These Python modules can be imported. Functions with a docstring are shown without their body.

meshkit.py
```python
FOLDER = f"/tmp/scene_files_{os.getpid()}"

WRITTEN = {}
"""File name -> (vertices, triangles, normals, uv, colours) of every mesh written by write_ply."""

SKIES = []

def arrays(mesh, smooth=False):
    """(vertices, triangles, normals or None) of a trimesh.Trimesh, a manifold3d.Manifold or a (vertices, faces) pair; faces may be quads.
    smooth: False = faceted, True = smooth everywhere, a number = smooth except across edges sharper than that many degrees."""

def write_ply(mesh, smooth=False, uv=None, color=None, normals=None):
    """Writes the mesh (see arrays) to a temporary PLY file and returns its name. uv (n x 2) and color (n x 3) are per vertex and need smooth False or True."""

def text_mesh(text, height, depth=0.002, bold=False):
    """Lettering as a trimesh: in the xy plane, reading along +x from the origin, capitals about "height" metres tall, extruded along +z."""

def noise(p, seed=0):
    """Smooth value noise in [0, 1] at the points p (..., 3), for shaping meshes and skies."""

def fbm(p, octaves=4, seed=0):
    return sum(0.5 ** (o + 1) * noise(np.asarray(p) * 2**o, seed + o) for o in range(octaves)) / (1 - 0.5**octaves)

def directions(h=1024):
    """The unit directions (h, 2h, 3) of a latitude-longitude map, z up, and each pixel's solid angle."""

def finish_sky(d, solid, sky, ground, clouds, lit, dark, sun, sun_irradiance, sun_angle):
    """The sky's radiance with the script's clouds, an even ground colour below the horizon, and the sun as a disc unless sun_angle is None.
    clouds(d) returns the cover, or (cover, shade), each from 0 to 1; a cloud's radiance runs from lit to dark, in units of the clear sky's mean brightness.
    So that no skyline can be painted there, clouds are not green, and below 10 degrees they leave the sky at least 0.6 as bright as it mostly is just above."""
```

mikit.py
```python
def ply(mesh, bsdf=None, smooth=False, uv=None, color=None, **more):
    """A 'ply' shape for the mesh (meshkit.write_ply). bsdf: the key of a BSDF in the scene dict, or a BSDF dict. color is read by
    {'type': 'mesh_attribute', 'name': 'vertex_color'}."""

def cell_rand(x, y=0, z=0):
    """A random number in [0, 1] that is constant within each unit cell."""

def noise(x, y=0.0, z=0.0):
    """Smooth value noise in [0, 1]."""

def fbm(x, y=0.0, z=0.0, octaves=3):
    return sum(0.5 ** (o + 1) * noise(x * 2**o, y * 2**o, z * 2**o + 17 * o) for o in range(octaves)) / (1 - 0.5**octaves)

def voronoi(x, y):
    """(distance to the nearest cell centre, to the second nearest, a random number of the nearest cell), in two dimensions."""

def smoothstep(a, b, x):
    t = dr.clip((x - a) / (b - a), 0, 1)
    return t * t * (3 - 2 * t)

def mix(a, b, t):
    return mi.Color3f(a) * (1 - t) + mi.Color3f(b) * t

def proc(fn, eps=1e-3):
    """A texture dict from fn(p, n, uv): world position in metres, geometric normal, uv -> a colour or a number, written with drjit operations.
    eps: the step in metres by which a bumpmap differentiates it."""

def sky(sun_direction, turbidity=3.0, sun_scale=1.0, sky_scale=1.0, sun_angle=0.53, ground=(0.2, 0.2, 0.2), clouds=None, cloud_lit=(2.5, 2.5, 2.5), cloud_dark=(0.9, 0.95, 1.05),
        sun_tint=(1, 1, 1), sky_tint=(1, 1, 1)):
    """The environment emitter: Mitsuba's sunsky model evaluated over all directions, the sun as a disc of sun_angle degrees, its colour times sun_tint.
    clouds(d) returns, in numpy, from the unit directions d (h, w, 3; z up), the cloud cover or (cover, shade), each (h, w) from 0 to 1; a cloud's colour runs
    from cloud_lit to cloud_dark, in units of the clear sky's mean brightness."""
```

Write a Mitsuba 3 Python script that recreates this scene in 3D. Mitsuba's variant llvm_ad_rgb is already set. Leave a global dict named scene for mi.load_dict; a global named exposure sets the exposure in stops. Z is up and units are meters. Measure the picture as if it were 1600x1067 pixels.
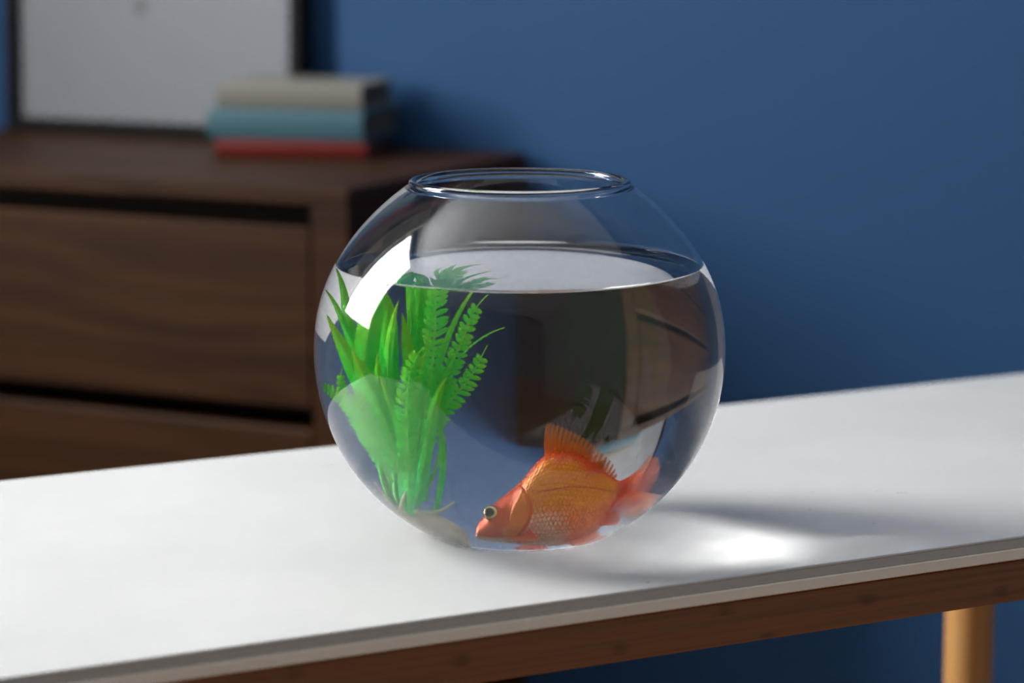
import math, random
import numpy as np, trimesh
import drjit as dr
import mitsuba as mi
import mikit, meshkit
from mikit import proc, noise, fbm, smoothstep, mix
from scipy.interpolate import CubicSpline, PchipInterpolator

random.seed(7)
RNG = np.random.default_rng(7)
T = mi.ScalarTransform4f
scene, labels = {}, {}

# ------------------------------------------------------------------ camera, light, exposure
TABLE_Z = 0.75                                   # height of the table top; the bowl stands at x = y = 0
FOV = math.degrees(2 * math.atan(800 / 4200))
PITCH = math.radians(9.641)
CAM = np.array([-0.0041, -1.4179, TABLE_Z + 0.3464])
LOOK = np.array([0, math.cos(PITCH), -math.sin(PITCH)])
scene['camera'] = {
    'type': 'thinlens', 'fov': FOV, 'fov_axis': 'x', 'aperture_radius': 0.0095, 'focus_distance': 1.425,
    'near_clip': 0.05, 'far_clip': 50.0,
    'to_world': T().look_at(origin=CAM.tolist(), target=(CAM + LOOK).tolist(), up=[0, 0, 1])}
exposure = 0.10
WINDOW_RADIANCE = [24.0, 24.0, 23.6]             # the bright overcast daylight that fills the window on the left
WINDOW = (0.96, 1.78, 1.12, 2.58)                # v0, v1, z0, z1 of its pane, in the left wall


# ------------------------------------------------------------------ helpers
def lin(r, g, b):
    return [((c / 255) / 12.92 if c <= 10 else ((c / 255 + 0.055) / 1.055) ** 2.4) for c in (r, g, b)]


def rgb(*c):
    return {'type': 'rgb', 'value': lin(*c)}


def material(name, d):
    scene[name] = d
    return name


def paint(name, c, rough=0.5, spec=0.5, **more):
    return material(name, {'type': 'twosided', 'b': {'type': 'principled', 'base_color': c if isinstance(c, dict) else rgb(*c), 'roughness': rough, 'specular': spec, **more}})


def add(key, mesh, bsdf, smooth=False, label=None, cat=None, group=None, kind=None, **more):
    k, n = key, 0
    while k in scene:
        n += 1
        k = f'{key}_{n:03d}'
    scene[k] = mikit.ply(mesh, bsdf, smooth=smooth, **more)
    tag(k, label, cat, group, kind)
    return k


def tag(k, label=None, cat=None, group=None, kind=None):
    d = {a: b for a, b in (('label', label), ('category', cat), ('group', group), ('kind', kind)) if b}
    if d:
        labels[k] = d


def bevel_box(lo, hi, b=0.002):
    """A box between two corners with chamfered edges."""
    lo, hi = np.asarray(lo, float), np.asarray(hi, float)
    b = min(b, 0.45 * (hi - lo).min())
    pts = []
    for ax in range(3):
        l, h = lo + b, hi - b
        l[ax], h[ax] = lo[ax], hi[ax]
        pts += [[(l, h)[i][0], (l, h)[j][1], (l, h)[k][2]] for i in (0, 1) for j in (0, 1) for k in (0, 1)]
    return trimesh.convex.convex_hull(np.array(pts))


def moved(mesh, m):
    mesh = mesh.copy()
    mesh.apply_transform(m)
    return mesh


def frame_of(origin, ex, ey, ez):
    m = np.eye(4)
    m[:3, 0], m[:3, 1], m[:3, 2], m[:3, 3] = ex, ey, ez, origin
    return m


def lathe(profile, n=192):
    """(r, z) rows -> a surface of revolution; normals to the left of the direction of travel seen with r to the right."""
    p = np.asarray(profile, float)
    a = np.arange(n) * 2 * np.pi / n
    v = np.stack([p[:, None, 0] * np.cos(a), p[:, None, 0] * np.sin(a), np.broadcast_to(p[:, None, 1], (len(p), n))], -1).reshape(-1, 3)
    i, j = np.meshgrid(np.arange(len(p) - 1), np.arange(n), indexing='ij')
    a0, a1, b0, b1 = i * n + j, i * n + (j + 1) % n, (i + 1) * n + j, (i + 1) * n + (j + 1) % n
    f = np.vstack([np.stack([a0, a1, b1], -1).reshape(-1, 3), np.stack([a0, b1, b0], -1).reshape(-1, 3)])
    m = trimesh.Trimesh(v, f, process=False)
    m.merge_vertices(digits_vertex=7)
    m.update_faces(m.nondegenerate_faces())
    return m


def grid_mesh(P):
    """(rows, columns, 3) points -> sheet, with uv (column, row)."""
    r, c = P.shape[:2]
    i, j = np.meshgrid(np.arange(r - 1), np.arange(c - 1), indexing='ij')
    a, b, d, e = i * c + j, i * c + j + 1, (i + 1) * c + j + 1, (i + 1) * c + j
    f = np.vstack([np.stack([a, b, d], -1).reshape(-1, 3), np.stack([a, d, e], -1).reshape(-1, 3)])
    uv = np.stack(np.meshgrid(np.linspace(0, 1, c), np.linspace(0, 1, r)), -1).reshape(-1, 2)
    return trimesh.Trimesh(P.reshape(-1, 3), f, process=False), uv


def curve(points, n):
    """n points of a smooth curve through the given points."""
    p = np.asarray(points, float)
    t = np.concatenate([[0], np.cumsum(np.linalg.norm(np.diff(p, axis=0), axis=1))])
    x = np.linspace(0, t[-1], n)
    if len(p) == 2:
        return p[0] + (p[1] - p[0]) * (x / t[-1])[:, None]
    return CubicSpline(t, p, axis=0)(x)


def tube(points, radii, sides=8, caps=True):
    p = np.asarray(points, float)
    r = np.broadcast_to(radii, (len(p),))
    t = np.gradient(p, axis=0)
    t /= np.linalg.norm(t, axis=1, keepdims=True) + 1e-12
    ref = np.array([0, 1.0, 0]) if abs(t[:, 1]).max() < 0.9 else np.array([1.0, 0, 0.2])
    a = np.cross(t, ref); a /= np.linalg.norm(a, axis=1, keepdims=True) + 1e-12
    b = np.cross(t, a)
    g = np.arange(sides) * 2 * np.pi / sides
    v = p[:, None] + r[:, None, None] * (np.cos(g)[None, :, None] * a[:, None] + np.sin(g)[None, :, None] * b[:, None])
    i, j = np.meshgrid(np.arange(len(p) - 1), np.arange(sides), indexing='ij')
    q = np.stack([i * sides + j, i * sides + (j + 1) % sides, (i + 1) * sides + (j + 1) % sides, (i + 1) * sides + j], -1).reshape(-1, 4)
    f = np.vstack([q[:, [0, 1, 2]], q[:, [0, 2, 3]]])
    v = v.reshape(-1, 3)
    if caps:
        n = len(v)
        v = np.vstack([v, p[0], p[-1]])
        j = np.arange(sides)
        f = np.vstack([f, np.stack([(j + 1) % sides, j, j * 0 + n], 1), np.stack([n - sides + j, n - sides + (j + 1) % sides, j * 0 + n + 1], 1)])
    m = trimesh.Trimesh(v, f, process=False)
    m.fix_normals()
    return m


# ------------------------------------------------------------------ room coordinates: u along the blue wall, v out into the room
A = math.radians(26)
EU = np.array([math.cos(A), -math.sin(A), 0]); EV = np.array([-math.sin(A), -math.cos(A), 0]); EZ = np.array([0, 0, 1.0])
ROOM = frame_of([0.0146, 1.0797, 0], EU, -EV, EZ)        # its y axis points INTO the wall


def rbox(u0, u1, v0, v1, z0, z1, b=0.002):
    return moved(bevel_box([u0, -v1, z0], [u1, -v0, z1], b), ROOM)


# ------------------------------------------------------------------ materials of the room
paint('blue_paint', {'type': 'rgb', 'value': [0.0190, 0.0630, 0.152]}, 0.6, 0.15)
paint('white_paint', (214, 213, 209), 0.7, 0.3)
paint('grey_paint', (119, 122, 126), 0.7, 0.3)


paint('ceiling_paint', (232, 235, 240), 0.8, 0.2)

paint('side_paint', (158, 160, 164), 0.7, 0.3)


def plank_fn(p, n, uv):
    g = fbm(p.x * 3.0 + p.y * 40.0, p.y * 4.0, 1.0, 4)
    return mix(lin(120, 88, 62), lin(158, 122, 90), g)


paint('floor_wood', proc(plank_fn), 0.4, 0.4)


def walnut_fn(p, n, uv):
    u = (p.x - 0.0146) * float(EU[0]) + (p.y - 1.0797) * float(EU[1])
    v = (p.x - 0.0146) * float(EV[0]) + (p.y - 1.0797) * float(EV[1])
    w = fbm(u * 3.0, v * 9.0, p.z * 9.0, 3)
    g = fbm(u * 4.0 + w * 1.2, v * 90.0 + w * 5.0, p.z * 70.0 + w * 6.0, 4)
    return mix(lin(34, 18, 7), lin(58, 34, 15), smoothstep(0.25, 0.75, g) * 0.7 + w * 0.3)


paint('walnut', proc(walnut_fn), 0.5, 0.16)
paint('dark_wood', (34, 24, 18), 0.6, 0.3)


def bamboo_fn(p, n, uv):
    c, s = math.cos(math.radians(27.8)), math.sin(math.radians(27.8))
    t = p.x * c + p.y * s
    q = p.y * c - p.x * s
    strip = dr.floor(p.z * 160.0 + 0.3)
    g = fbm(t * 9.0 + strip * 3.7, q * 300.0, p.z * 420.0, 3)
    k = t * 4.2 + strip * 0.37
    node = dr.abs(k - dr.floor(k) - 0.5) * 2.0 / 4.2
    dark = 1.0 - smoothstep(0.004, 0.022, node + 0.012 * noise(t * 90.0, q * 200.0, p.z * 300.0))
    base = mix(lin(101, 57, 26), lin(141, 90, 50), g)
    return mix(base, lin(63, 35, 17), dark * 0.45)


paint('bamboo', proc(bamboo_fn), 0.38, 0.45)


def leg_fn(p, n, uv):
    g = fbm(p.x * 260.0, p.y * 260.0, p.z * 7.0, 3)
    return mix(lin(170, 121, 70), lin(201, 154, 97), g)


paint('leg_wood', proc(leg_fn), 0.4, 0.45)

# small scuffs and dirt marks on the laminate: (x, y, long radius, short radius, angle)
SCUFFS = [(0.1338, 0.1040, 0.0035, 0.0007, 0.3), (0.1693, 0.1010, 0.0030, 0.0007, 2.4), (0.2079, 0.1040, 0.0014, 0.0011, 0.2), (0.2208, 0.0990, 0.0060, 0.0008, 0.1), (0.1250, 0.0170, 0.0016, 0.0011, 0.6), (0.1630, 0.0560, 0.0012, 0.0012, 0.0), (0.1475, 0.0470, 0.0011, 0.0009, 0.9), (0.0830, 0.1110, 0.0025, 0.0005, 1.0), (0.1950, 0.0240, 0.0011, 0.0011, 0.0), (-0.1150, 0.1720, 0.0070, 0.0005, 0.4), (0.0640, -0.1030, 0.0025, 0.0012, 0.5), (0.1120, -0.0770, 0.0022, 0.0009, 0.5)]


def laminate_fn(p, n, uv):
    dark = mi.Float(0)
    for x, y, a, b, g in SCUFFS:
        dx, dy = p.x - x, p.y - y
        e = dr.sqrt(dr.square((dx * math.cos(g) + dy * math.sin(g)) / a) + dr.square((dy * math.cos(g) - dx * math.sin(g)) / b))
        dark = dr.maximum(dark, 1.0 - smoothstep(0.5, 1.1, e + 0.5 * noise(p.x * 1500.0, p.y * 1500.0)))
    m = 0.06 * fbm(p.x * 14.0, p.y * 14.0, 0.0, 3)
    return mix(mi.Color3f(0.590 - m, 0.585 - m, 0.572 - m), mi.Color3f(0.20, 0.21, 0.19), dark * 0.75)


paint('laminate', proc(laminate_fn), 0.42, 0.4)
paint('edge_grey', (186, 183, 176), 0.5, 0.3)
paint('edge_beige', (246, 236, 220), 0.55, 0.3)
paint('black_lacquer', (8, 8, 9), 0.55, 0.15)
paint('book_white', (108, 105, 97), 0.5, 0.4)
paint('book_teal', (48, 84, 95), 0.5, 0.4)
paint('book_red', (92, 12, 9), 0.5, 0.4)
paint('paper', (216, 210, 196), 0.8, 0.2)
paint('paper_dark', (75, 73, 72), 0.8, 0.2)


def print_fn(p, n, uv):
    # an almost empty print: pale ground, one small grey blot
    d = dr.sqrt(dr.square((uv.x - 0.455) / 0.030) + dr.square((uv.y - 0.255) / 0.022))
    return mix(lin(114, 118, 124), lin(68, 70, 72), (1.0 - smoothstep(0.3, 1.1, d)) * 0.9)


paint('print_paper', proc(print_fn), 0.5, 0.4)

# ------------------------------------------------------------------ the room
U0, U1, V1, ZC = -1.29, 2.6, 3.6, 2.75
add('floor', rbox(U0 - 0.1, U1 + 0.1, -0.1, V1 + 0.1, -0.1, 0.0, 0.001), 'floor_wood', kind='structure')
add('ceiling', rbox(U0 - 0.1, U1 + 0.1, -0.1, V1 + 0.1, ZC, ZC + 0.1, 0.001), 'ceiling_paint', kind='structure')
add('wall_back', rbox(U0, U1, -0.1, 0.0, 0.0, ZC, 0.001), 'blue_paint', kind='structure')
w0, w1, wz0, wz1 = WINDOW
f_ = 0.045                                         # width of the window frame
wall = [rbox(U0 - 0.1, U0, a, b, c, d, 0.0005) for a, b, c, d in ((-0.1, w0 - f_, 0, ZC), (w1 + f_, V1 + 0.1, 0, ZC), (w0 - f_, w1 + f_, 0, wz0 - f_), (w0 - f_, w1 + f_, wz1 + f_, ZC))]
add('wall_left', trimesh.util.concatenate(wall), 'blue_paint', kind='structure')
for a, b, c, d in ((w0 - f_, w0, wz0 - f_, wz1 + f_), (w1, w1 + f_, wz0 - f_, wz1 + f_), (w0, w1, wz0 - f_, wz0), (w0, w1, wz1, wz1 + f_)):
    add('window_1__frame_bar', rbox(U0 - 0.07, U0 - 0.005, a, b, c, d, 0.004), 'white_paint')
add('window_1__sill', rbox(U0 - 0.005, U0 + 0.12, w0 - 0.08, w1 + 0.08, wz0 - f_ - 0.03, wz0 - f_, 0.004), 'white_paint')
pane = trimesh.Trimesh([(ROOM @ np.array([U0 - 0.03, -v, z, 1]))[:3] for v, z in ((w0, wz0), (w1, wz0), (w1, wz1), (w0, wz1))], [[0, 1, 2], [0, 2, 3]], process=False)
if pane.face_normals[0] @ EU < 0:
    pane.invert()
k = add('window_1__pane', pane, 'white_paint')
scene[k]['emitter'] = {'type': 'area', 'radiance': {'type': 'rgb', 'value': WINDOW_RADIANCE}}
tag('window_1', kind='structure')

# a curtain drawn to the side of the window, towards the blue wall
paint('curtain_cloth', (214, 212, 206), 0.9, 0.1)
paint('metal_dark', (40, 40, 42), 0.4, 0.5)
n_ = 160
y_ = np.linspace(w0 - 0.44, w0 - 0.05, n_)
x_ = U0 + 0.13 + 0.060 * np.sin(np.linspace(0, 9 * 2 * np.pi, n_)) + 0.012 * np.sin(np.linspace(0, 23, n_))
cl = []
for z_ in np.linspace(0.03, 2.66, 20):
    q = 0.9 + 0.1 * z_ / 2.66
    cl.append([(ROOM @ np.array([U0 + 0.13 + (a - U0 - 0.13) * q, -b, z_, 1]))[:3] for a, b in zip(x_, y_)])
front, _ = grid_mesh(np.array(cl))
add('curtain__cloth', front, 'curtain_cloth', True)
add('curtain__rod', tube([(ROOM @ np.array([U0 + 0.13, -b, 2.675, 1]))[:3] for b in (w0 - 0.5, w1 + 0.4)], 0.011, 14), 'metal_dark', 40)
for b in (w0 - 0.46, w1 + 0.36):
    add('curtain__bracket', rbox(U0, U0 + 0.135, b - 0.008, b + 0.008, 2.68, 2.696, 0.002), 'metal_dark')
tag('curtain', 'pale grey curtain drawn aside beside the bright window', 'curtain')
add('wall_right', rbox(U1, U1 + 0.1, -0.1, V1 + 0.1, 0.0, ZC, 0.001), 'side_paint', kind='structure')
add('wall_front', rbox(U0, U1, V1, V1 + 0.1, 0.0, ZC, 0.001), 'grey_paint', kind='structure')
add('baseboard_back', rbox(U0, U1, 0.0, 0.014, 0.0, 0.08, 0.004), 'white_paint', kind='structure')


# ------------------------------------------------------------------ dresser by the blue wall
DZ = TABLE_Z + 0.1010                              # its top
L, DD, TT, ST = -0.80, 0.347, 0.0160, 0.0365        # left end, depth, thickness of the top and of the side panels
add('dresser__top', rbox(L, 0.0, 0.008, DD, DZ - TT, DZ, 0.002), 'walnut')
for u0, u1 in ((L, L + ST), (-ST, 0.0)):
    add('dresser__side_panel', rbox(u0, u1, 0.012, DD, 0.0, DZ - TT - 0.0001, 0.0015), 'walnut')
add('dresser__back_panel', rbox(L + ST + .0002, -ST - .0002, 0.012, 0.022, 0.05, DZ - TT - .0002, 0.001), 'dark_wood')
pitch, gap = 0.1708, 0.0180
for i in range(4):
    z1 = DZ - TT - .0002 - gap - i * pitch
    add('dresser__drawer', rbox(L + ST + .001, -ST - .001, DD - 0.018, DD - 0.0012, z1 - pitch + gap, z1, 0.002), 'walnut')
    add('dresser__rail', rbox(L + ST + .0002, -ST - .0002, DD - 0.06, DD - 0.045, z1, z1 + gap, 0.001), 'dark_wood')
    box = [rbox(L + 0.055, -0.055, 0.04, DD - 0.0185, z1 - pitch + gap + 0.01, z1 - pitch + gap + 0.018, 0.001)] + [rbox(a, b, 0.04, DD - 0.0185, z1 - pitch + gap + 0.018, z1 - 0.02, 0.001) for a, b in ((L + 0.055, L + 0.067), (-0.067, -0.055))]
    add(f'dresser__drawer{"" if i == 0 else "_%03d" % i}__drawer_box', trimesh.util.concatenate(box), 'dark_wood')
add('dresser__plinth', rbox(L + ST + .0002, -ST - .0002, 0.03, DD - 0.03, 0.0, DZ - TT - .0003 - 4 * pitch, 0.0015), 'dark_wood')
tag('dresser', 'dark walnut chest of drawers against the blue wall, carrying books and a framed print', 'dresser')

# ------------------------------------------------------------------ framed print leaning on the wall
FW, FH, FB, FD = 0.3446, 0.47, 0.0135, 0.019
lean = math.radians(1.6)
PIC = ROOM @ trimesh.transformations.translation_matrix([-0.4022, -0.035, DZ + 0.0010]) @ trimesh.transformations.rotation_matrix(-lean, [1, 0, 0])
for lo, hi in (([-FW / 2, 0, 0], [FW / 2, FD, FB]), ([-FW / 2, 0, FH - FB], [FW / 2, FD, FH]), ([-FW / 2, 0, FB], [-FW / 2 + FB, FD, FH - FB]), ([FW / 2 - FB, 0, FB], [FW / 2, FD, FH - FB])):
    add('framed_print__frame_bar', moved(bevel_box(lo, hi, 0.002), PIC), 'black_lacquer')
add('framed_print__back_board', moved(bevel_box([-FW / 2 + FB * .6, 0.012, FB * .6], [FW / 2 - FB * .6, 0.016, FH - FB * .6], 0.001), PIC), 'dark_wood')
a, b = FW / 2 - FB, FH - FB
sheet = trimesh.Trimesh([[-a, 0.009, FB], [a, 0.009, FB], [a, 0.009, b], [-a, 0.009, b]], [[0, 1, 2], [0, 2, 3]], process=False)
add('framed_print__print', moved(sheet, PIC), 'print_paper', uv=np.array([[0, 0], [1, 0], [1, 1], [0, 1.0]]), label='pale print with one small grey blot')
tag('framed_print', 'black framed pale print standing on the dresser, leaning on the blue wall', 'picture')


# ------------------------------------------------------------------ three books on the dresser
def book(key, corner, ang, length, width, thick, z, cover, pages, hard, label):
    """corner: the front right corner; the spine faces the camera."""
    c, s = math.cos(ang), math.sin(ang)
    M = frame_of([corner[0], corner[1], z], [c, -s, 0], [s, c, 0], [0, 0, 1])
    t = 0.0025 if hard else 0.0008
    o = 0.003 if hard else 0.0
    # spine: a rounded shell at y = 0, covers above and below, page block set back
    add(f'{key}__cover', moved(bevel_box([-length, 0.001, 0], [0, width, t], t * .3), M), cover)
    add(f'{key}__cover', moved(bevel_box([-length, 0.001, thick - t], [0, width, thick], t * .3), M), cover)
    g = np.linspace(-0.5, 0.5, 9) * math.pi
    prof = [(-0.0025 * math.cos(x) + .0015, thick / 2 + (thick / 2 - .0001) * math.sin(x)) for x in g] + [(t + .0015, thick - t), (t + .0015, t)]
    from shapely.geometry import Polygon
    sp = trimesh.creation.extrude_polygon(Polygon(prof), length, engine='earcut')
    sp.apply_transform(np.array([[0, 0, 1, -length], [1, 0, 0, 0], [0, 1, 0, 0], [0, 0, 0, 1.0]]))
    sp.fix_normals()
    add(f'{key}__spine', moved(sp, M), cover, 30)
    add(f'{key}__pages', moved(bevel_box([-length + o, 0.004, t + .0001], [-o, width - o, thick - t - .0001], .0005), M), pages)
    tag(key, label, 'book', 'books stacked on the dresser')


z = DZ + 0.0004
book('book', (-0.1362, 1.0137), math.radians(9), 0.141, 0.110, 0.0150, z, 'book_red', 'paper_dark', True, 'thin dark red book at the bottom of the stack on the dresser')
book('book_001', (-0.1398, 1.0122), math.radians(16), 0.150, 0.112, 0.0266, z + 0.0152, 'book_teal', 'paper_dark', True, 'thick light teal blue book in the middle of the stack')
book('book_002', (-0.1413, 1.0297), math.radians(16), 0.141, 0.095, 0.0237, z + 0.0420, 'book_white', 'paper_dark', True, 'off-white book lying on top of the stack')

# ------------------------------------------------------------------ white table with a bamboo frame
TB = math.radians(27.8)
TAB = frame_of([0, 0, TABLE_Z], [math.cos(TB), math.sin(TB), 0], [-math.sin(TB), math.cos(TB), 0], [0, 0, 1])
t0, t1, s0, s1 = -0.66, 0.575, -0.131, 0.2585


def tbox(lo, hi, b=0.001):
    return moved(bevel_box(lo, hi, b), TAB)


add('table__table_top', tbox([t0, s0, -0.0015], [t1, s1, 0.0], 0.0004), 'laminate', label='white laminate surface with a few scuffs')
add('table__edge_band', tbox([t0 + .0002, s0 + .0002, -0.0066], [t1 - .0002, s1 - .0002, -0.0016], 0.0003), 'edge_grey', label='grey upper edge band')
add('table__core_board', tbox([t0 - .0003, s0 - .0003, -0.0130], [t1 + .0003, s1 + .0003, -0.0067], 0.0006), 'edge_beige', label='beige lower edge')
for lo, hi in (([t0 + .01, s0 + .002, -.037], [t1 - .01, s0 + .022, -.0131]), ([t0 + .01, s1 - .022, -.037], [t1 - .01, s1 - .002, -.0131])):
    add('table__apron', tbox(lo, hi, .0015), 'bamboo', label='brown bamboo apron')
for x in (t0 + .01, t1 - .03):
    add('table__end_rail', tbox([x, s0 + .0222, -.037], [x + .02, s1 - .0222, -.0131], .0015), 'bamboo')
for x, y in ((t0 + .10, s0 + .0435), (t1 - .103, s0 + .0435), (t0 + .10, s1 - .0435), (t1 - .103, s1 - .0435)):
    prof = [(0, -.7495), (.0135, -.7495), (.0145, -.7470), (.0178, -.0135), (0, -.0131)]
    leg = lathe(prof, 40)
    leg.apply_translation([x, y, 0])
    add('table__leg', moved(leg, TAB), 'leg_wood', 50)
tag('table', 'narrow white table with bamboo apron and round legs, carrying the fish bowl', 'table')

# ------------------------------------------------------------------ fish bowl: clear glass, and the water in it
material('glass', {'type': 'blendbsdf', 'weight': 0.008, 'a': {'type': 'dielectric', 'int_ior': 1.5, 'ext_ior': 1.000277}, 'b': {'type': 'twosided', 'b': {'type': 'diffuse', 'reflectance': rgb(200, 205, 208)}}})   # with the faint film of a handled glass
material('water_in_glass', {'type': 'dielectric', 'int_ior': 1.333, 'ext_ior': 1.5})
material('water_surface', {'type': 'dielectric', 'int_ior': 1.333, 'ext_ior': 1.000277})
RO, RI = 0.110, 0.1072
CZ = 0.917 * RO
ZW = 0.1468                                        # water level
LIFT = 0.0003


def SHOULDER(h):
    return 1 - 0.236 * max(0.0, h - 0.2) ** 2      # the bowl draws in above its middle


def sphere_arc(R, z0, z1, n):
    g = np.linspace(math.asin((z0 - CZ) / R), math.asin((z1 - CZ) / R), n)
    return [(R * math.cos(x) - RO * math.cos(x) * (1 - float(SHOULDER((R / RO) * math.sin(x)))), CZ + R * math.sin(x)) for x in g]


def corner(p0, pc, p1, n=7):
    g = np.linspace(0, 1, n)[:, None]
    p0, pc, p1 = map(np.array, (p0, pc, p1))
    return [tuple(x) for x in (1 - g) ** 2 * p0 + 2 * g * (1 - g) * pc + g ** 2 * p1]


zr = 0.1906                                        # middle of the lip
outer = sphere_arc(RO, 0.0030, zr - 0.0022, 140)
rf = math.sqrt(RO ** 2 - (CZ - 0.0030) ** 2)
bottom = [(0.0, 0.0012), (0.018, 0.0010), (0.030, 0.0005)] + corner((0.036, 0.0), (rf - .0045, 0.0), (rf, 0.0030), 9)[:-1]
inner_top = sphere_arc(RI, zr - 0.0040, ZW, 60)
# the fire-polished bead round the mouth
bead_c, bead_r = (0.0570, zr), 0.0020
lip = [(bead_c[0] + bead_r * math.cos(x), bead_c[1] + bead_r * math.sin(x)) for x in np.linspace(math.radians(-20), math.radians(200), 26)]
lip += corner(lip[-1], (0.0552, zr - 0.0022), inner_top[0], 6)[1:-1]
bowl = lathe(bottom + outer + lip + inner_top, 240)
bowl.apply_translation([0, 0, TABLE_Z + LIFT])
add('fish_bowl', bowl, 'glass', True, 'round clear glass fish bowl with an open rolled rim on the white table', 'fish bowl')

rfi = 0.0400
zfi = CZ - math.sqrt(RI ** 2 - 0.0445 ** 2)
floor_in = [(0.0, 0.0040), (0.02, 0.0038)] + corner((0.034, 0.0037), (0.041, 0.0037), (0.0445, zfi), 8)[:-1]
rw = sphere_arc(RI, zfi, ZW, 3)[-1][0]
body = lathe(floor_in + sphere_arc(RI, zfi, ZW, 110), 240)
body.apply_translation([0, 0, TABLE_Z + LIFT])
add('water__body', body, 'water_in_glass', True)
men = [(rw - 0.007 * (1 - x), ZW - 0.0026 * (1 - x ** 2.5)) for x in np.linspace(0, 1, 14)]
surf = lathe([(rw, ZW)] + men[::-1][1:] + [(rw * 0.6, ZW - 0.0026), (rw * .3, ZW - .0026), (0.0, ZW - 0.0026)], 240)
surf.apply_translation([0, 0, TABLE_Z + LIFT])
if surf.face_normals[:, 2].mean() < 0:
    surf.invert()
add('water__surface', surf, 'water_surface', True)
tag('water', 'clear still water filling three quarters of the glass bowl', 'water')

# ------------------------------------------------------------------ aquarium plant
def leaf_color(p, n, uv):
    # molded green plastic: bluish green at the foot, yellow green at tips and along the midrib
    g = fbm(p.x * 160.0, p.y * 160.0, p.z * 90.0, 2)
    c = mix(lin(34, 224, 128), lin(78, 228, 78), smoothstep(0.05, 0.55, uv.y + (g - .5) * .3))
    c = mix(c, lin(160, 222, 46), smoothstep(0.62, 1.05, uv.y + (g - .5) * .35))
    rib = 1.0 - smoothstep(0.03, 0.12, dr.abs(uv.x - 0.5))
    return mix(c, lin(170, 240, 90), rib * 0.45)


material('leaf_plastic', {'type': 'principledthin', 'base_color': proc(leaf_color), 'roughness': 0.45, 'diff_trans': 0.75, 'spec_trans': 0.0, 'eta': 1.15})
paint('stem_plastic', (70, 190, 80), 0.45, 0.3)
paint('root_plastic', (205, 208, 176), 0.6, 0.3)


def stone_fn(p, n, uv):
    g = fbm(p.x * 300.0, p.y * 300.0, p.z * 300.0, 3)
    return mix(lin(168, 160, 140), lin(214, 206, 186), g)


paint('cast_stone', proc(stone_fn), 0.75, 0.2)

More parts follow.
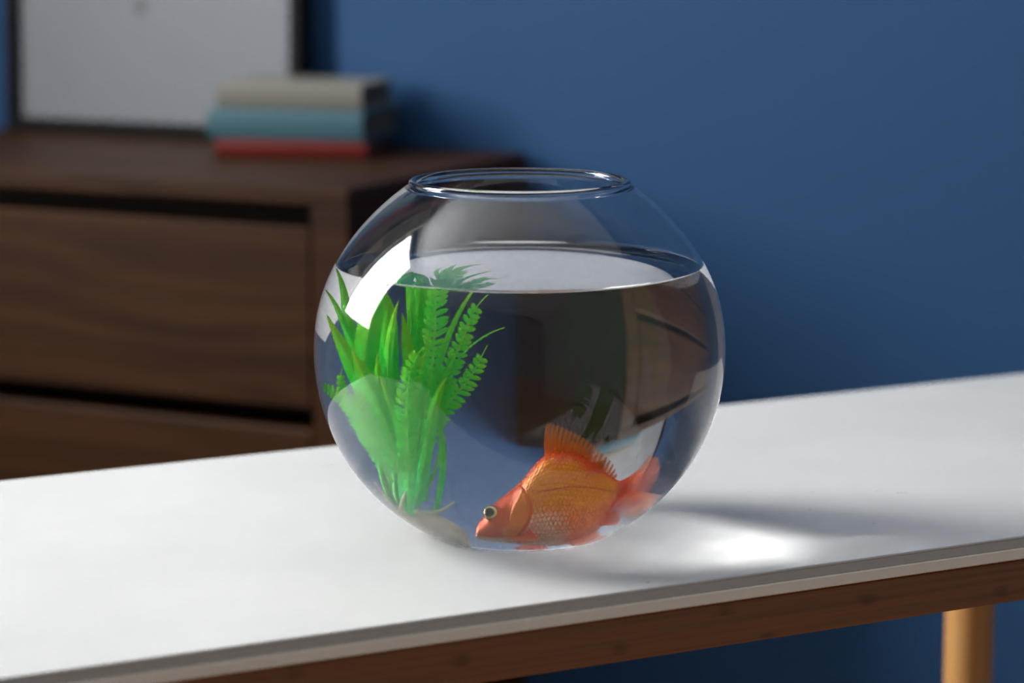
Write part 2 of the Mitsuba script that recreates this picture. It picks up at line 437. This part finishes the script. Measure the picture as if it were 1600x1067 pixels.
# centre lines in millimetres from the middle of the bowl's foot, from tip to base
PLANT = {
    'L1': [(-81, 8, 114), (-72, 8, 101), (-64, 8, 86), (-53, 8, 63), (-43, 8, 41)],
    'L2': [(-70, -4, 102), (-66, -4, 94), (-61, -4, 85), (-52, -4, 64), (-45, -4, 40)],
    'L3': [(-85, 14, 124), (-72, 14, 112), (-65, 14, 99), (-56, 14, 80), (-46, 8, 41)],
    'L4': [(-78, 18, 131), (-70, 18, 119), (-66, 18, 105), (-59, 16, 85), (-46, 9, 41)],
    'L5': [(-57, 2, 132), (-61, 2, 113), (-63, 2, 97), (-58, 2, 76), (-46, 2, 43)],
    'L5b': [(-61, 6, 127), (-54, 6, 115), (-53, 6, 104), (-50, 6, 76), (-43, 6, 40)],
    'L6': [(-50, -4, 121), (-53, -4, 110), (-54, -4, 97), (-51, -4, 74), (-46, -2, 42)],
    'L6b': [(-48, 0, 115), (-46, 0, 105), (-45, 0, 95), (-44, 0, 72), (-43, 0, 42)],
    'L7': [(-40, 12, 141), (-45, 5, 128), (-44, 4, 112), (-43, 4, 92), (-42, 4, 40)],
    'L7b': [(-34, 18, 142), (-39, 11, 128), (-41, 9, 106), (-42, 9, 86), (-41, 9, 41)],
    'L7c': [(-20, 22, 141), (-32, 16, 131), (-37, 13, 111), (-38, 13, 95), (-39, 13, 41)],
    'F1': [(-26, 2, 140), (-34, -5, 127), (-35, -7, 106), (-37, -7, 87), (-41, -4, 44)],
    'F2': [(-13, -6, 123), (-19, -6, 116), (-25, -6, 102), (-32, -6, 85), (-39, -5, 62), (-43, -2, 42)],
    'B': [(-14, 12, 126), (-24, 12, 112), (-28, 12, 104), (-34, 11, 84), (-41, 8, 42)],
    'B2': [(-20, -8, 113), (-25, -8, 103), (-31, -8, 91), (-34, -8, 85), (-40, -8, 64), (-44, -5, 42)],
    'F3': [(-6, 6, 108), (-14, 6, 105), (-22, 6, 99), (-28, 6, 86), (-40, 5, 42)],
    'F4': [(-13, -2, 103), (-16, -2, 97), (-22, -2, 87), (-30, -2, 78), (-38, -2, 61), (-42, -2, 42)],
    'F5': [(-40, -18, 105), (-44, -18, 100), (-47, -19, 91), (-48, -19, 80), (-47, -17, 56), (-46, -10, 41)],
    'F6': [(-88, 0, 85), (-78, -4, 82), (-72, -8, 77), (-68, -10, 71), (-62, -12, 62), (-53, -8, 46)],
    'F6b': [(-71, 8, 92), (-71, 8, 84), (-64, 8, 73), (-56, 8, 57), (-48, 7, 41)],
    'F7': [(-59, 13, 118), (-54, 13, 99), (-52, 13, 85), (-47, 13, 60), (-43, 10, 41)],
    'F8': [(-71, -16, 87), (-65, -17, 75), (-56, -17, 61), (-48, -10, 42)],
    'S1': [(-58, -10, 92), (-53, -10, 79), (-49, -10, 67), (-49, -10, 50), (-48, -9, 33)],
    'S2': [(-47, -16, 84), (-47, -16, 61), (-48, -13, 30)],
    'S3': [(-30, -10, 91), (-35, -10, 79), (-38, -10, 64), (-44, -9, 36)],
    'S4': [(-37, 0, 84), (-33, 0, 73), (-31, 0, 57), (-34, 0, 36)],
    'S5': [(-36, 6, 75), (-36, 6, 61), (-37, 6, 40)],
    'S6': [(-66, 0, 70), (-62, 0, 61), (-56, 0, 57), (-51, 0, 53), (-50, 0, 43), (-48, 0, 36)],
    'S7': [(-56, 4, 60), (-55, 4, 50), (-51, 4, 36)],
    'G1': [(-36, -4, 108), (-41, -5, 86), (-43, -5, 62), (-43, -3, 40)],
    'G2': [(-58, -2, 100), (-56, -3, 80), (-50, -4, 58), (-45, -3, 40)],
    'G3': [(-27, 2, 96), (-33, 1, 80), (-39, 0, 60), (-41, 0, 41)],
}
#        largest half width (mm), where along the blade it lies, twist (degrees)
BLADES = {'L1': (4.6, .62, 8), 'L2': (4.6, .68, -6), 'L3': (2.4, .6, 10), 'L4': (3.0, .6, 5), 'L5': (6.2, .68, 4), 'L5b': (4.8, .70, -12), 'L6': (2.6, .75, 25), 'L6b': (3.4, .75, -8),
          'L7': (2.8, .72, 5), 'L7b': (3.8, .70, -5), 'L7c': (3.6, .70, 12), 'B': (1.7, .6, 15), 'B2': (1.3, .5, 0), 'S1': (2.5, .6, 0), 'S2': (3.4, .55, 5), 'S3': (3.2, .55, -8), 'S4': (2.7, .5, 15), 'S5': (1.7, .5, 0),
          'G1': (2.6, .6, 14), 'G2': (3.4, .6, -14), 'G3': (2.6, .6, 20)}
#        half width, tooth spacing (mm), share of the blade with teeth, twist
FRONDS = {'F1': (6.6, 2.7, .66, 4), 'F2': (5.4, 2.7, .74, -4), 'F3': (1.5, 2.5, .60, 62), 'F4': (5.6, 2.6, .74, 10), 'F5': (6.4, 2.4, .82, -4), 'F6': (5.0, 2.3, .88, 10), 'F6b': (4.0, 2.3, .8, -10), 'F7': (5.2, 2.7, .7, 18), 'F8': (6.0, 2.5, .80, -8)}
BOWL0 = np.array([0, 0, TABLE_Z + LIFT])


def blade_frame(pts, n, twist, turn=0.0):
    """Centre line from base to tip in metres, side and face directions; the face looks out of the clump, roughly level."""
    c = curve(np.array(pts[::-1]) / 1000.0, n)
    t = np.gradient(c, axis=0); t /= np.linalg.norm(t, axis=1, keepdims=True)
    face = np.array([-math.sin(turn), -math.cos(turn), 0.12])
    side = np.cross(t, face); side /= np.linalg.norm(side, axis=1, keepdims=True)
    face = np.cross(side, t)
    g = np.radians(twist) * np.linspace(0.3, 1.2, n)[:, None]
    return c, side * np.cos(g) + face * np.sin(g), face * np.cos(g) - side * np.sin(g)


def blade(name):
    w, peak, twist = BLADES[name]
    n, m = 44, 9
    c, side, face = blade_frame(PLANT[name], n, twist, math.radians(22 + 30 * RNG.random()))
    w = w * 0.98
    x = np.linspace(0, 1, n)
    body = np.interp(x, [0, .25, peak - .12, peak, peak + .12, .93, 1.0], [.34, .42, .90, 1.0, .92, .33, .02]) if name[0] != 'S' else np.interp(x, [0, .3, peak, .85, 1], [.75, .9, 1, .6, .05])
    body = np.convolve(np.pad(body, 3, mode='edge'), np.ones(7) / 7, 'valid')
    body[-1] = 0.02
    q = np.linspace(-1, 1, m)
    P = c[:, None] + side[:, None] * (q[None, :, None] * (w * body / 1000)[:, None, None]) - face[:, None] * (np.abs(q)[None, :, None] * (0.32 * w * body / 1000)[:, None, None])
    return grid_mesh(P + BOWL0)


def frond(name):
    w, step, share, twist = FRONDS[name]
    n = 60
    c, side, face = blade_frame(PLANT[name], n, twist, math.radians(18 + 20 * RNG.random()))
    d = np.concatenate([[0], np.cumsum(np.linalg.norm(np.diff(c, axis=0), axis=1))]) * 1000
    parts, uvs = [], []
    rib, ruv = grid_mesh(np.stack([c + side * (s * np.interp(d / d[-1], [0, .3, 1], [1.1, .8, .25]) / 1000)[:, None] - face * (abs(s) - 1) * -0.0004 for s in np.linspace(-1, 1, 5)], 1) + BOWL0)
    ruv[:, 0] = 0.5
    parts.append(rib); uvs.append(ruv)
    first = d[-1] * (1 - share)
    ks = np.arange(first, d[-1] * 0.93, step)
    for i, s in enumerate(ks):
        x = (s - first) / (d[-1] - first)
        ln = w * np.interp(x, [0, .15, .45, .8, 1], [.55, .9, 1, .72, .35])
        p = np.stack([np.interp(s, d, c[:, a]) for a in range(3)])
        sd = np.stack([np.interp(s, d, side[:, a]) for a in range(3)]); sd /= np.linalg.norm(sd)
        fc = np.stack([np.interp(s, d, face[:, a]) for a in range(3)]); fc /= np.linalg.norm(fc)
        up = np.cross(fc, sd)
        if up @ (c[-1] - c[0]) < 0:
            up = -up
        for sg in (-1, 1):
            g = math.radians(24 + 8 * math.sin(i * 1.7 + sg))
            ax = sd * sg * math.cos(g) + up * math.sin(g)
            ay = np.cross(fc, ax)
            r = np.linspace(0, 1, 7)
            hw = 0.40 * step * np.array([.62, .86, .98, 1.0, .92, .68, .05])
            q = np.linspace(-1, 1, 3)
            P = p + (ax[None, None] * (r[:, None, None] * ln) + ay[None, None] * (q[None, :, None] * hw[:, None, None]) - fc[None, None] * (0.25 * r[:, None, None] ** 2 * ln + 0.15 * np.abs(q)[None, :, None])) / 1000
            mm, uu = grid_mesh(P + BOWL0)
            uu = np.stack([0.15 + 0.3 * (1 - uu[:, 1]), np.full(len(uu), .35 + .4 * s / d[-1]) + 0.2 * uu[:, 1]], 1)
            parts.append(mm); uvs.append(uu)
    return trimesh.util.concatenate(parts), np.vstack(uvs)


for nm in BLADES:
    m, uv = blade(nm)
    add('aquarium_plant__leaf', m, 'leaf_plastic', True, uv=uv)
for nm in FRONDS:
    m, uv = frond(nm)
    add('aquarium_plant__fern_frond', m, 'leaf_plastic', True, uv=uv, label='toothed fern frond')
for nm in ('S6', 'S7'):
    add('aquarium_plant__stem', tube(curve(np.array(PLANT[nm][::-1]) / 1000, 24) + BOWL0, np.linspace(.0016, .0011, 24), 10), 'stem_plastic', True)
for pts in ([(-61, -4, 45), (-57, -4, 39), (-52, -3, 32)], [(-47, -13, 44), (-50, -13, 38), (-52, -11, 31)], [(-26, -2, 40), (-31, -3, 36), (-40, -3, 34)], [(-60, 2, 42), (-54, 1, 36), (-46, 0, 33)]):
    add('aquarium_plant__root', tube(curve(np.array(pts) / 1000, 12) + BOWL0, np.linspace(.0005, .0012, 12), 8), 'root_plastic', True)
base = trimesh.creation.icosphere(subdivisions=4)
v = base.vertices * np.array([20, 17, 15.5])
v *= (0.90 + 0.22 * meshkit.fbm(base.vertices * 2.2 + 5, 3))[:, None]
v = v + np.array([-40, 1, 19.5])
v[:, 2] = np.maximum(v[:, 2], 4.6)
rr = np.hypot(v[:, 0], v[:, 1])
zfloor = CZ * 1000 - np.sqrt(np.maximum((RI * 1000 - 0.6) ** 2 - rr ** 2, 0))
v[:, 2] = np.maximum(v[:, 2], zfloor)
base.vertices = v / 1000 + BOWL0
add('aquarium_plant__base', base, 'cast_stone', True, label='beige stone-like foot')
tag('aquarium_plant', 'bright green plastic aquarium plant of blades and fern fronds inside the bowl', 'aquarium plant')

# ------------------------------------------------------------------ goldfish
YAW = math.radians(-6)
ES = np.array([math.cos(YAW), math.sin(YAW), 0]); EL = np.array([math.sin(YAW), -math.cos(YAW), 0])   # along the fish towards the tail; sideways towards the camera
MOUTH = np.array([-0.0167, 0.0105, 0.0]) + BOWL0


def fish(s, l, h):
    """Fish millimetres (along, sideways, height above the bowl's foot) to the world."""
    s, l, h = np.broadcast_arrays(*(np.asarray(x, float) for x in (s, l, h)))
    return MOUTH + (0.898 * s[..., None] * ES + 0.86 * l[..., None] * EL + (0.79 * h[..., None] + 11.3) * EZ) / 1000


top = PchipInterpolator(*zip((-.1, 21.2), (.4, 24.2), (3.2, 29.2), (6.9, 34.4), (13.1, 40.3), (19.8, 46.8), (23.1, 51.6), (27, 56.3), (30.9, 59.6), (34.8, 60.7), (39.9, 60.4), (45, 58.7), (50.1, 55.4), (54.7, 51.6), (59.2, 48.2), (63.1, 46.2), (65.5, 45.8)))
bot = PchipInterpolator(*zip((-.1, 19.2), (.4, 18.2), (1.7, 17.3), (9.7, 16.4), (16.2, 15.6), (26.1, 14.6), (34.5, 13.6), (41, 13.7), (46, 15.2), (50.5, 18.2), (54, 22.4), (57, 28.2), (59.9, 33.5), (62.8, 37.6), (65.5, 39.2)))
wid = PchipInterpolator(*zip((-.1, 1.2), (.5, 2.2), (3, 4.1), (7, 6.6), (13, 9.2), (20, 11.6), (27, 13.6), (35, 14.4), (42, 13.4), (48, 10.6), (54, 6.6), (60, 3.2), (63, 2.1), (65.5, 1.4)))
NS, NT = 520, 440
s = np.concatenate([np.linspace(-.1, 1.2, 24)[:-1], np.linspace(1.2, 65.5, NS - 23)])
th = np.linspace(0, 2 * np.pi, NT, endpoint=False)
S, TH = np.meshgrid(s, th, indexing='ij')
hc, hr, wr = ((top(s) + bot(s)) / 2)[:, None], ((top(s) - bot(s)) / 2)[:, None], wid(s)[:, None]
cz, sz = np.cos(TH), np.sin(TH)
# a little fuller below the middle than above it
Hh = hc + hr * cz
Ll = wr * np.sign(sz) * np.abs(sz) ** 0.92 * (1 - 0.10 * cz)
side_len = np.minimum(TH, 2 * np.pi - TH) / np.pi            # 0 along the back, 1 along the belly
gill = PchipInterpolator(*zip((8, 14.0), (17.7, 17.0), (21, 20.6), (26.4, 23.6), (32.6, 24.9), (38.3, 23.4), (43.1, 20.6), (47.5, 19.6), (70, 19.6)))
preop = PchipInterpolator(*zip((8, 13), (17.7, 13.4), (23.5, 15.2), (32.4, 17.0), (42.4, 20.0), (70, 20.0)))
sg, sp_ = gill(Hh), preop(Hh)
ss = lambda a, b, x: (lambda t: t * t * (3 - 2 * t))(np.clip((x - a) / (b - a), 0, 1))
# gill cover: swells from the front, ends in a sharp edge; a groove behind it
low = ss(16.5, 19.5, Hh) * (1 - ss(42.5, 45.0, Hh))
cover = ss(-3.5, 1.5, S - sp_) * (1 - ss(-0.5, 0.25, S - sg)) * low
pre = ss(-1.2, 0.4, S - sp_) * (1 - ss(0.4, 1.6, S - sp_)) * low
groove = np.exp(-((S - sg - 0.45) / 0.45) ** 2) * low
# scales: rows along the side, each scale's rear edge stands proud of the next one
row = side_len * 25
along = np.interp(s, [0, 20, 40, 52, 60, 66], [0, 9.6, 19.6, 27.0, 33.5, 39.5])[:, None] + 0.0 * TH
best = np.full(S.shape, 1e9); edge = np.zeros(S.shape); sid = np.zeros(S.shape)
r0 = np.floor(row)
for dr_ in (-1, 0, 1, 2):
    rr_ = r0 + dr_
    off = 0.5 * np.mod(rr_, 2)
    a0 = np.floor(along - off)
    for da in (-1, 0, 1):
        ci = a0 + da + off
        u_, v_ = along - ci, row - rr_
        rad = np.sqrt((u_ / 0.86) ** 2 + (v_ / 0.80) ** 2)
        inside = (rad < 1) & (u_ > -0.35)
        take = inside & (ci < best)
        best = np.where(take, ci, best) if dr_ == -1 and da == -1 else np.where(take, ci, best)
        edge = np.where(take, rad, edge)
        sid = np.where(take, np.mod(ci * 7.13 + rr_ * 3.71, 1), sid)
scaly = ss(0.4, 1.8, S - sg) * ss(-.2, 1.5, S - np.interp(Hh, [10, 20, 46, 60], [18, 18, 20.5, 22])) * (1 - ss(61.5, 64.0, S))
relief = scaly * (0.16 * edge ** 2 - 0.10)
mouth = np.exp(-((Hh - np.interp(S, [0, 4.2], [20.4, 18.7])) / 0.42) ** 2) * (1 - ss(3.0, 4.4, S))
eye_c = (7.2, 30.8)
de = np.sqrt((S - eye_c[0]) ** 2 + (Hh - eye_c[1]) ** 2)
socket = (1 - ss(2.6, 4.8, de)) * 0.9
nostril = (1 - ss(.3, 1.5, np.sqrt((S - 4.4) ** 2 + (Hh - 31.0) ** 2))) * 1.3
disp = nostril + 0.75 * cover + 0.25 * pre - 0.65 * groove + relief - 0.35 * mouth + socket
nl, nh = np.sign(sz) * np.abs(sz) / np.maximum(wr, .5), cz / np.maximum(hr, .5)
nn = np.sqrt(nl ** 2 + nh ** 2) + 1e-9
Ll = Ll + disp * nl / nn
Hh2 = Hh + disp * nh / nn
P = fish(S, Ll, Hh2)
i, j = np.meshgrid(np.arange(len(s) - 1), np.arange(NT), indexing='ij')
a0, a1, b0, b1 = i * NT + j, i * NT + (j + 1) % NT, (i + 1) * NT + j, (i + 1) * NT + (j + 1) % NT
F = np.vstack([np.stack([a0, b1, a1], -1).reshape(-1, 3), np.stack([a0, b0, b1], -1).reshape(-1, 3)])
V = np.vstack([P.reshape(-1, 3), P[0].mean(0), P[-1].mean(0)])
j = np.arange(NT); n0 = len(s) * NT
F = np.vstack([F, np.stack([j, (j + 1) % NT, j * 0 + n0], 1), np.stack([n0 - NT + (j + 1) % NT, n0 - NT + j, j * 0 + n0 + 1], 1)])
# colours of skin and scales
c = lambda *x: np.array(lin(*x))
mixn = lambda a, b, t: a * (1 - t[..., None]) + b * t[..., None]
nz = meshkit.fbm(np.stack([S * .12, Hh * .12, np.sign(Ll) * 3.0], -1), 3)
x = side_len + (nz - .5) * 0.16
col = np.broadcast_to(c(236, 76, 6), S.shape + (3,))
col = mixn(col, c(255, 140, 0), ss(.10, .30, x))
col = mixn(col, c(255, 118, 4), ss(.45, .62, x))
col = mixn(col, c(252, 122, 34), ss(.62, .85, x) * ss(24, 30, S))
pale = ss(.52, .70, x) * (1 - ss(33, 42, S + (nz - .5) * 12)) * ss(22, 25, S)
col = mixn(col, c(255, 200, 150), pale * 0.55)
silver = scaly * (1 - ss(.25, .8, edge)) * ss(.44, .64, x) * (1 - .75 * ss(34, 46, S))
col = mixn(col, c(255, 232, 200), silver * (0.45 + 0.5 * sid))
col = mixn(col, c(255, 176, 4), scaly * (1 - ss(.2, .7, edge)) * (1 - ss(.50, .65, x)) * ss(.10, .22, x) * (0.45 + .55 * sid))
col = mixn(col, c(214, 70, 4), scaly * ss(.72, .98, edge) * 0.8)
lateral = np.exp(-((Hh - np.interp(S, [20, 22, 27, 34, 42, 50, 60], [44, 42.8, 41.4, 42.2, 43.9, 43.4, 41.2])) / 0.45) ** 2) * scaly
col = mixn(col, c(190, 44, 10), lateral * 0.75)
headw = 1 - ss(-.3, .9, S - sg) * ss(17.5, 20, S)
hcol = np.broadcast_to(c(232, 74, 20), S.shape + (3,))
hcol = mixn(hcol, c(240, 100, 36), ss(.30, .52, x))
hcol = mixn(hcol, c(250, 136, 14), cover * (0.5 + .6 * nz))
hcol = mixn(hcol, c(176, 52, 16), np.clip(groove * .8 + np.exp(-((S - sp_ + 1.0) / .7) ** 2) * low * .5, 0, 1))
chin = (1 - ss(.6, 2.4, Hh - bot(S))) * (1 - ss(15, 19, S))
hcol = mixn(hcol, c(252, 226, 204), chin)
hcol = mixn(hcol, c(238, 170, 120), np.exp(-((S - 13.4) / 1.2) ** 2) * (1 - ss(22.5, 25, Hh)) * .7)
hcol = mixn(hcol, c(150, 40, 14), mouth * .8)
hcol = mixn(hcol, c(150, 62, 22), np.clip(nostril, 0, 1) * .7)
col = mixn(col, hcol, headw)
col = mixn(col, c(232, 74, 26), ss(60.5, 63.5, S))
col = np.clip(np.vstack([col.reshape(-1, 3), col[0].mean(0), col[-1].mean(0)]), 0, 1)
material('fish_skin', {'type': 'twosided', 'b': {'type': 'principled', 'base_color': {'type': 'mesh_attribute', 'name': 'vertex_color'}, 'roughness': 0.36, 'specular': 0.38, 'metallic': 0.1}})
fishbody = trimesh.Trimesh(V, F, process=False)
if fishbody.volume < 0:
    fishbody.invert()
add('goldfish__body', fishbody, 'fish_skin', True, color=col, label='scaly orange gold body with a high back')
# eyes: iris ball and pupil, on both sides
paint('pupil', (10, 10, 12), 0.1, 0.6)
material('iris', {'type': 'twosided', 'b': {'type': 'principled', 'base_color': {'type': 'mesh_attribute', 'name': 'vertex_color'}, 'roughness': 0.18, 'specular': 0.6, 'metallic': 0.2}})
for k_, sd in (('', 1), ('_001', -1)):
    ball = trimesh.creation.icosphere(subdivisions=4)
    ax = np.array([-0.30, sd * 0.95, 0.08]); ax /= np.linalg.norm(ax)
    ca = ball.vertices @ ax
    g = np.degrees(np.arccos(np.clip(ca, -1, 1)))
    ic = np.broadcast_to(c(250, 236, 170), g.shape + (3,))
    ic = mixn(ic, c(120, 70, 20), (1 - ss(34, 38, g)))
    ic = mixn(ic, c(232, 140, 30), ss(50, 55, g))
    ic = mixn(ic, c(190, 70, 20), ss(58, 66, g))
    q = ball.vertices * 3.95 * (1 - 0.10 * ss(.75, 1.0, ca))[:, None]
    cen = np.array([7.3, sd * (float(wid(7.2)) - 1.3), 30.8])
    ball.vertices = fish(q[:, 0] + cen[0], q[:, 1] + cen[1], q[:, 2] + cen[2])
    if ball.volume < 0:
        ball.invert()
    add(f'goldfish__eye{k_}', ball, 'iris', True, color=np.clip(ic, 0, 1), label='eye with a pale gold ring')
    pu = trimesh.creation.icosphere(subdivisions=3)
    ex = np.cross(ax, [0, 0, 1.0]); ex /= np.linalg.norm(ex); ey = np.cross(ex, ax)
    q = (pu.vertices[:, :1] * 1.75) * ex + (pu.vertices[:, 1:2] * 2.20) * ey + (pu.vertices[:, 2:] * 0.42 + 3.38) * ax
    pu.vertices = fish(q[:, 0] + cen[0], q[:, 1] + cen[1], q[:, 2] + cen[2])
    if pu.volume < 0:
        pu.invert()
    add(f'goldfish__eye{k_}__pupil', pu, 'pupil', True, label='black pupil')


# fins: thin sheets with solid rays; the skin between the rays lets light through, more so towards the edge
def ray_stripe(uv, n):
    f = uv.x * n
    return dr.abs(f - dr.floor(f) - 0.5) * 2.0           # 0 on a ray, 1 between two


def fin_material(name, n, root, tip, clear0, clear1, soft=0.5):
    def color(p, nn_, uv):
        base = mix(lin(*root), lin(*tip), smoothstep(0.15, 1.0, uv.y))
        return mix(base, mi.Color3f(lin(*root)) * 0.8, (1.0 - smoothstep(0.2, 0.6, ray_stripe(uv, n))) * 0.5)

    def weight(p, nn_, uv):
        web = smoothstep(0.25, 0.75, ray_stripe(uv, n))
        return dr.clip(dr.lerp(mi.Float(clear0), mi.Float(clear1), smoothstep(0.0, 1.0, uv.y)) * (1.0 - soft + soft * web), 0, 1)

    material(name, {'type': 'blendbsdf', 'weight': proc(weight),
                    'a': {'type': 'principledthin', 'base_color': proc(color), 'roughness': 0.5, 'diff_trans': 1.0, 'spec_trans': 0.0, 'eta': 1.1},
                    'b': {'type': 'thindielectric', 'int_ior': 1.36, 'ext_ior': 1.333}})


def fin(key, bsdf, rays, n=120, m=24, jag=0.0, nray=17, wave=0.0, label=None):
    """rays: rows of three points (along, sideways, height) in millimetres: root, middle, tip."""
    R = np.array(rays, float)
    t = np.linspace(0, 1, len(R))
    x = np.linspace(0, 1, n)
    R = PchipInterpolator(t, R, axis=0)(x)
    y = np.linspace(0, 1, m)[None, :, None]
    tipf = 1 - jag * np.abs(np.mod(x * nray, 1) - 0.5)[:, None, None] * 2
    y = y * tipf
    P = R[:, None, 0] * (1 - y) * (1 - 2 * y) + R[:, None, 1] * 4 * y * (1 - y) + R[:, None, 2] * y * (2 * y - 1)
    P[..., 1] += wave * np.sin(x * 2 * np.pi * nray)[:, None] * (y[..., 0]) + 0.07 * np.cos(2 * np.pi * (x * nray))[:, None]
    W = fish(P[..., 0], P[..., 1], P[..., 2])
    i, j = np.meshgrid(np.arange(n - 1), np.arange(m - 1), indexing='ij')
    a, b, d, e = i * m + j, i * m + j + 1, (i + 1) * m + j + 1, (i + 1) * m + j
    f = np.vstack([np.stack([a, b, d], -1).reshape(-1, 3), np.stack([a, d, e], -1).reshape(-1, 3)])
    uv = np.stack(np.broadcast_arrays(x[:, None], np.linspace(0, 1, m)[None]), -1).reshape(-1, 2)
    add(key, trimesh.Trimesh(W.reshape(-1, 3), f, process=False), bsdf, True, uv=uv, label=label)


def ray3(b, t, lean=0.0, l0=0.0, l1=0.0):
    b, t = np.array(b, float), np.array(t, float)
    m = (b + t) / 2 + lean * np.array([-(t - b)[1], (t - b)[0]])
    return [(b[0], l0, b[1]), (m[0], (l0 + l1) / 2, m[1]), (t[0], l1, t[1])]


fin_material('dorsal_skin', 20, (255, 120, 20), (255, 160, 90), 0.22, 0.86, 0.72)
fin_material('tail_skin', 26, (255, 92, 24), (255, 150, 100), 0.05, 0.74, 0.55)
fin_material('tail_pale', 26, (250, 130, 76), (255, 176, 136), 0.35, 0.78, 0.45)
fin_material('low_fin', 14, (250, 92, 28), (255, 130, 70), 0.05, 0.35, 0.5)
fin('goldfish__dorsal_fin', 'dorsal_skin', [ray3((29.8, 58.2), (30.6, 75.2), .05), ray3((33.0, 60.0), (33.6, 74.6), .05), ray3((37.0, 60.2), (38.6, 72.4), .05), ray3((41, 59.8), (43.2, 70.0), .05), ray3((45, 58.4), (47.8, 67.2), .05), ray3((49, 55.8), (52.0, 63.4), .04), ray3((53, 52.6), (56.0, 59.2), .03), ray3((57, 49.6), (59.6, 54.6), 0), ray3((60, 47.6), (61.6, 47.8), 0)],
    n=320, jag=0.05, nray=20, label='fan of orange rays standing up from the back')
fin('goldfish__tail_fin', 'tail_skin', [ray3((62.5, 46.2), (75.0, 58.6), -.10, 0, -1), ray3((62.8, 45.4), (79.0, 58.2), -.07, 0, -1.5), ray3((63.0, 44.6), (81.0, 52.0), -.03, 0, -2), ray3((63.0, 43.8), (79.6, 45.2), 0, 0, -1), ray3((62.8, 43.0), (75.2, 38.0), .06, 0, 1), ray3((62.2, 42.0), (70.2, 34.8), .08, 0, 2)], n=220, jag=.03, nray=26, label='upper tail lobe')
horn = [((60.5, 40.2), (59.6, 31.5), (64.6, 20.8)), ((61.0, 40.6), (60.9, 33.0), (64.4, 24.0)), ((61.6, 41.0), (62.8, 35.2), (64.6, 29.0)), ((62.2, 41.6), (65.0, 37.2), (66.4, 33.0)), ((62.8, 42.3), (67.5, 39.2), (72.0, 35.2)), ((63.0, 43.0), (69.0, 41.0), (75.0, 38.0))]
fin('goldfish__tail_fin', 'tail_skin', [[(p[0], l, p[1]) for p, l in zip(r, (1, 2.5, 4))] for r in horn], n=220, jag=.03, nray=26, label='lower tail lobe hanging like a horn')
fin('goldfish__tail_fin', 'tail_pale', [ray3((60.6, 38.6), (62.0, 28.6), 0, -1, -6), ray3((61.2, 39.2), (67.0, 27.6), .03, -1, -9), ray3((62.0, 40.2), (72.5, 29.6), .04, -1, -11), ray3((62.8, 41.2), (76.0, 33.0), .04, -1, -12), ray3((63.4, 42.6), (78.0, 38.4), .03, -1, -12)], n=220, jag=.03, nray=26, label='pale far tail lobe')
fin('goldfish__pectoral_fin', 'low_fin', [ray3((24.5, 21.6), (15.0, 16.6), .1, 12, 13), ray3((25.3, 20.6), (18.0, 14.8), .1, 12, 15), ray3((26.0, 19.6), (24.0, 13.8), .05, 12, 16), ray3((26.6, 18.8), (30.0, 14.6), 0, 12, 15)], n=140, nray=14, label='orange pectoral fin spread low')
fin('goldfish__pectoral_fin', 'low_fin', [ray3((24.5, 21.6), (15.0, 16.6), .1, -12, -13), ray3((25.3, 20.6), (18.0, 14.8), .1, -12, -15), ray3((26.0, 19.6), (24.0, 13.8), .05, -12, -16), ray3((26.6, 18.8), (30.0, 14.6), 0, -12, -15)], n=140, nray=14, label='orange pectoral fin spread low')
for sd in (1, -1):
    fin('goldfish__pelvic_fin', 'low_fin', [ray3((39.0, 15.0), (43.0, 9.6), .1, sd * 5, sd * 10), ray3((40.5, 15.2), (50.0, 9.4), .1, sd * 5, sd * 11), ray3((42.0, 15.4), (56.0, 12.0), .1, sd * 5, sd * 10), ray3((43.5, 15.8), (57.0, 17.2), .1, sd * 5, sd * 8)], n=140, nray=14, label='orange pelvic fin')
fin('goldfish__anal_fin', 'low_fin', [ray3((53.6, 23.0), (59.2, 22.0), .05, 1, 3), ray3((55.0, 25.4), (63.5, 21.4), .05, 1, 3), ray3((56.6, 28.2), (64.2, 25.0), .05, 1, 3), ray3((58.4, 31.4), (63.6, 30.0), 0, 1, 2)], n=140, nray=14, label='short anal fin')
tag('goldfish', 'orange gold fantail goldfish swimming low on the right side of the bowl', 'goldfish')
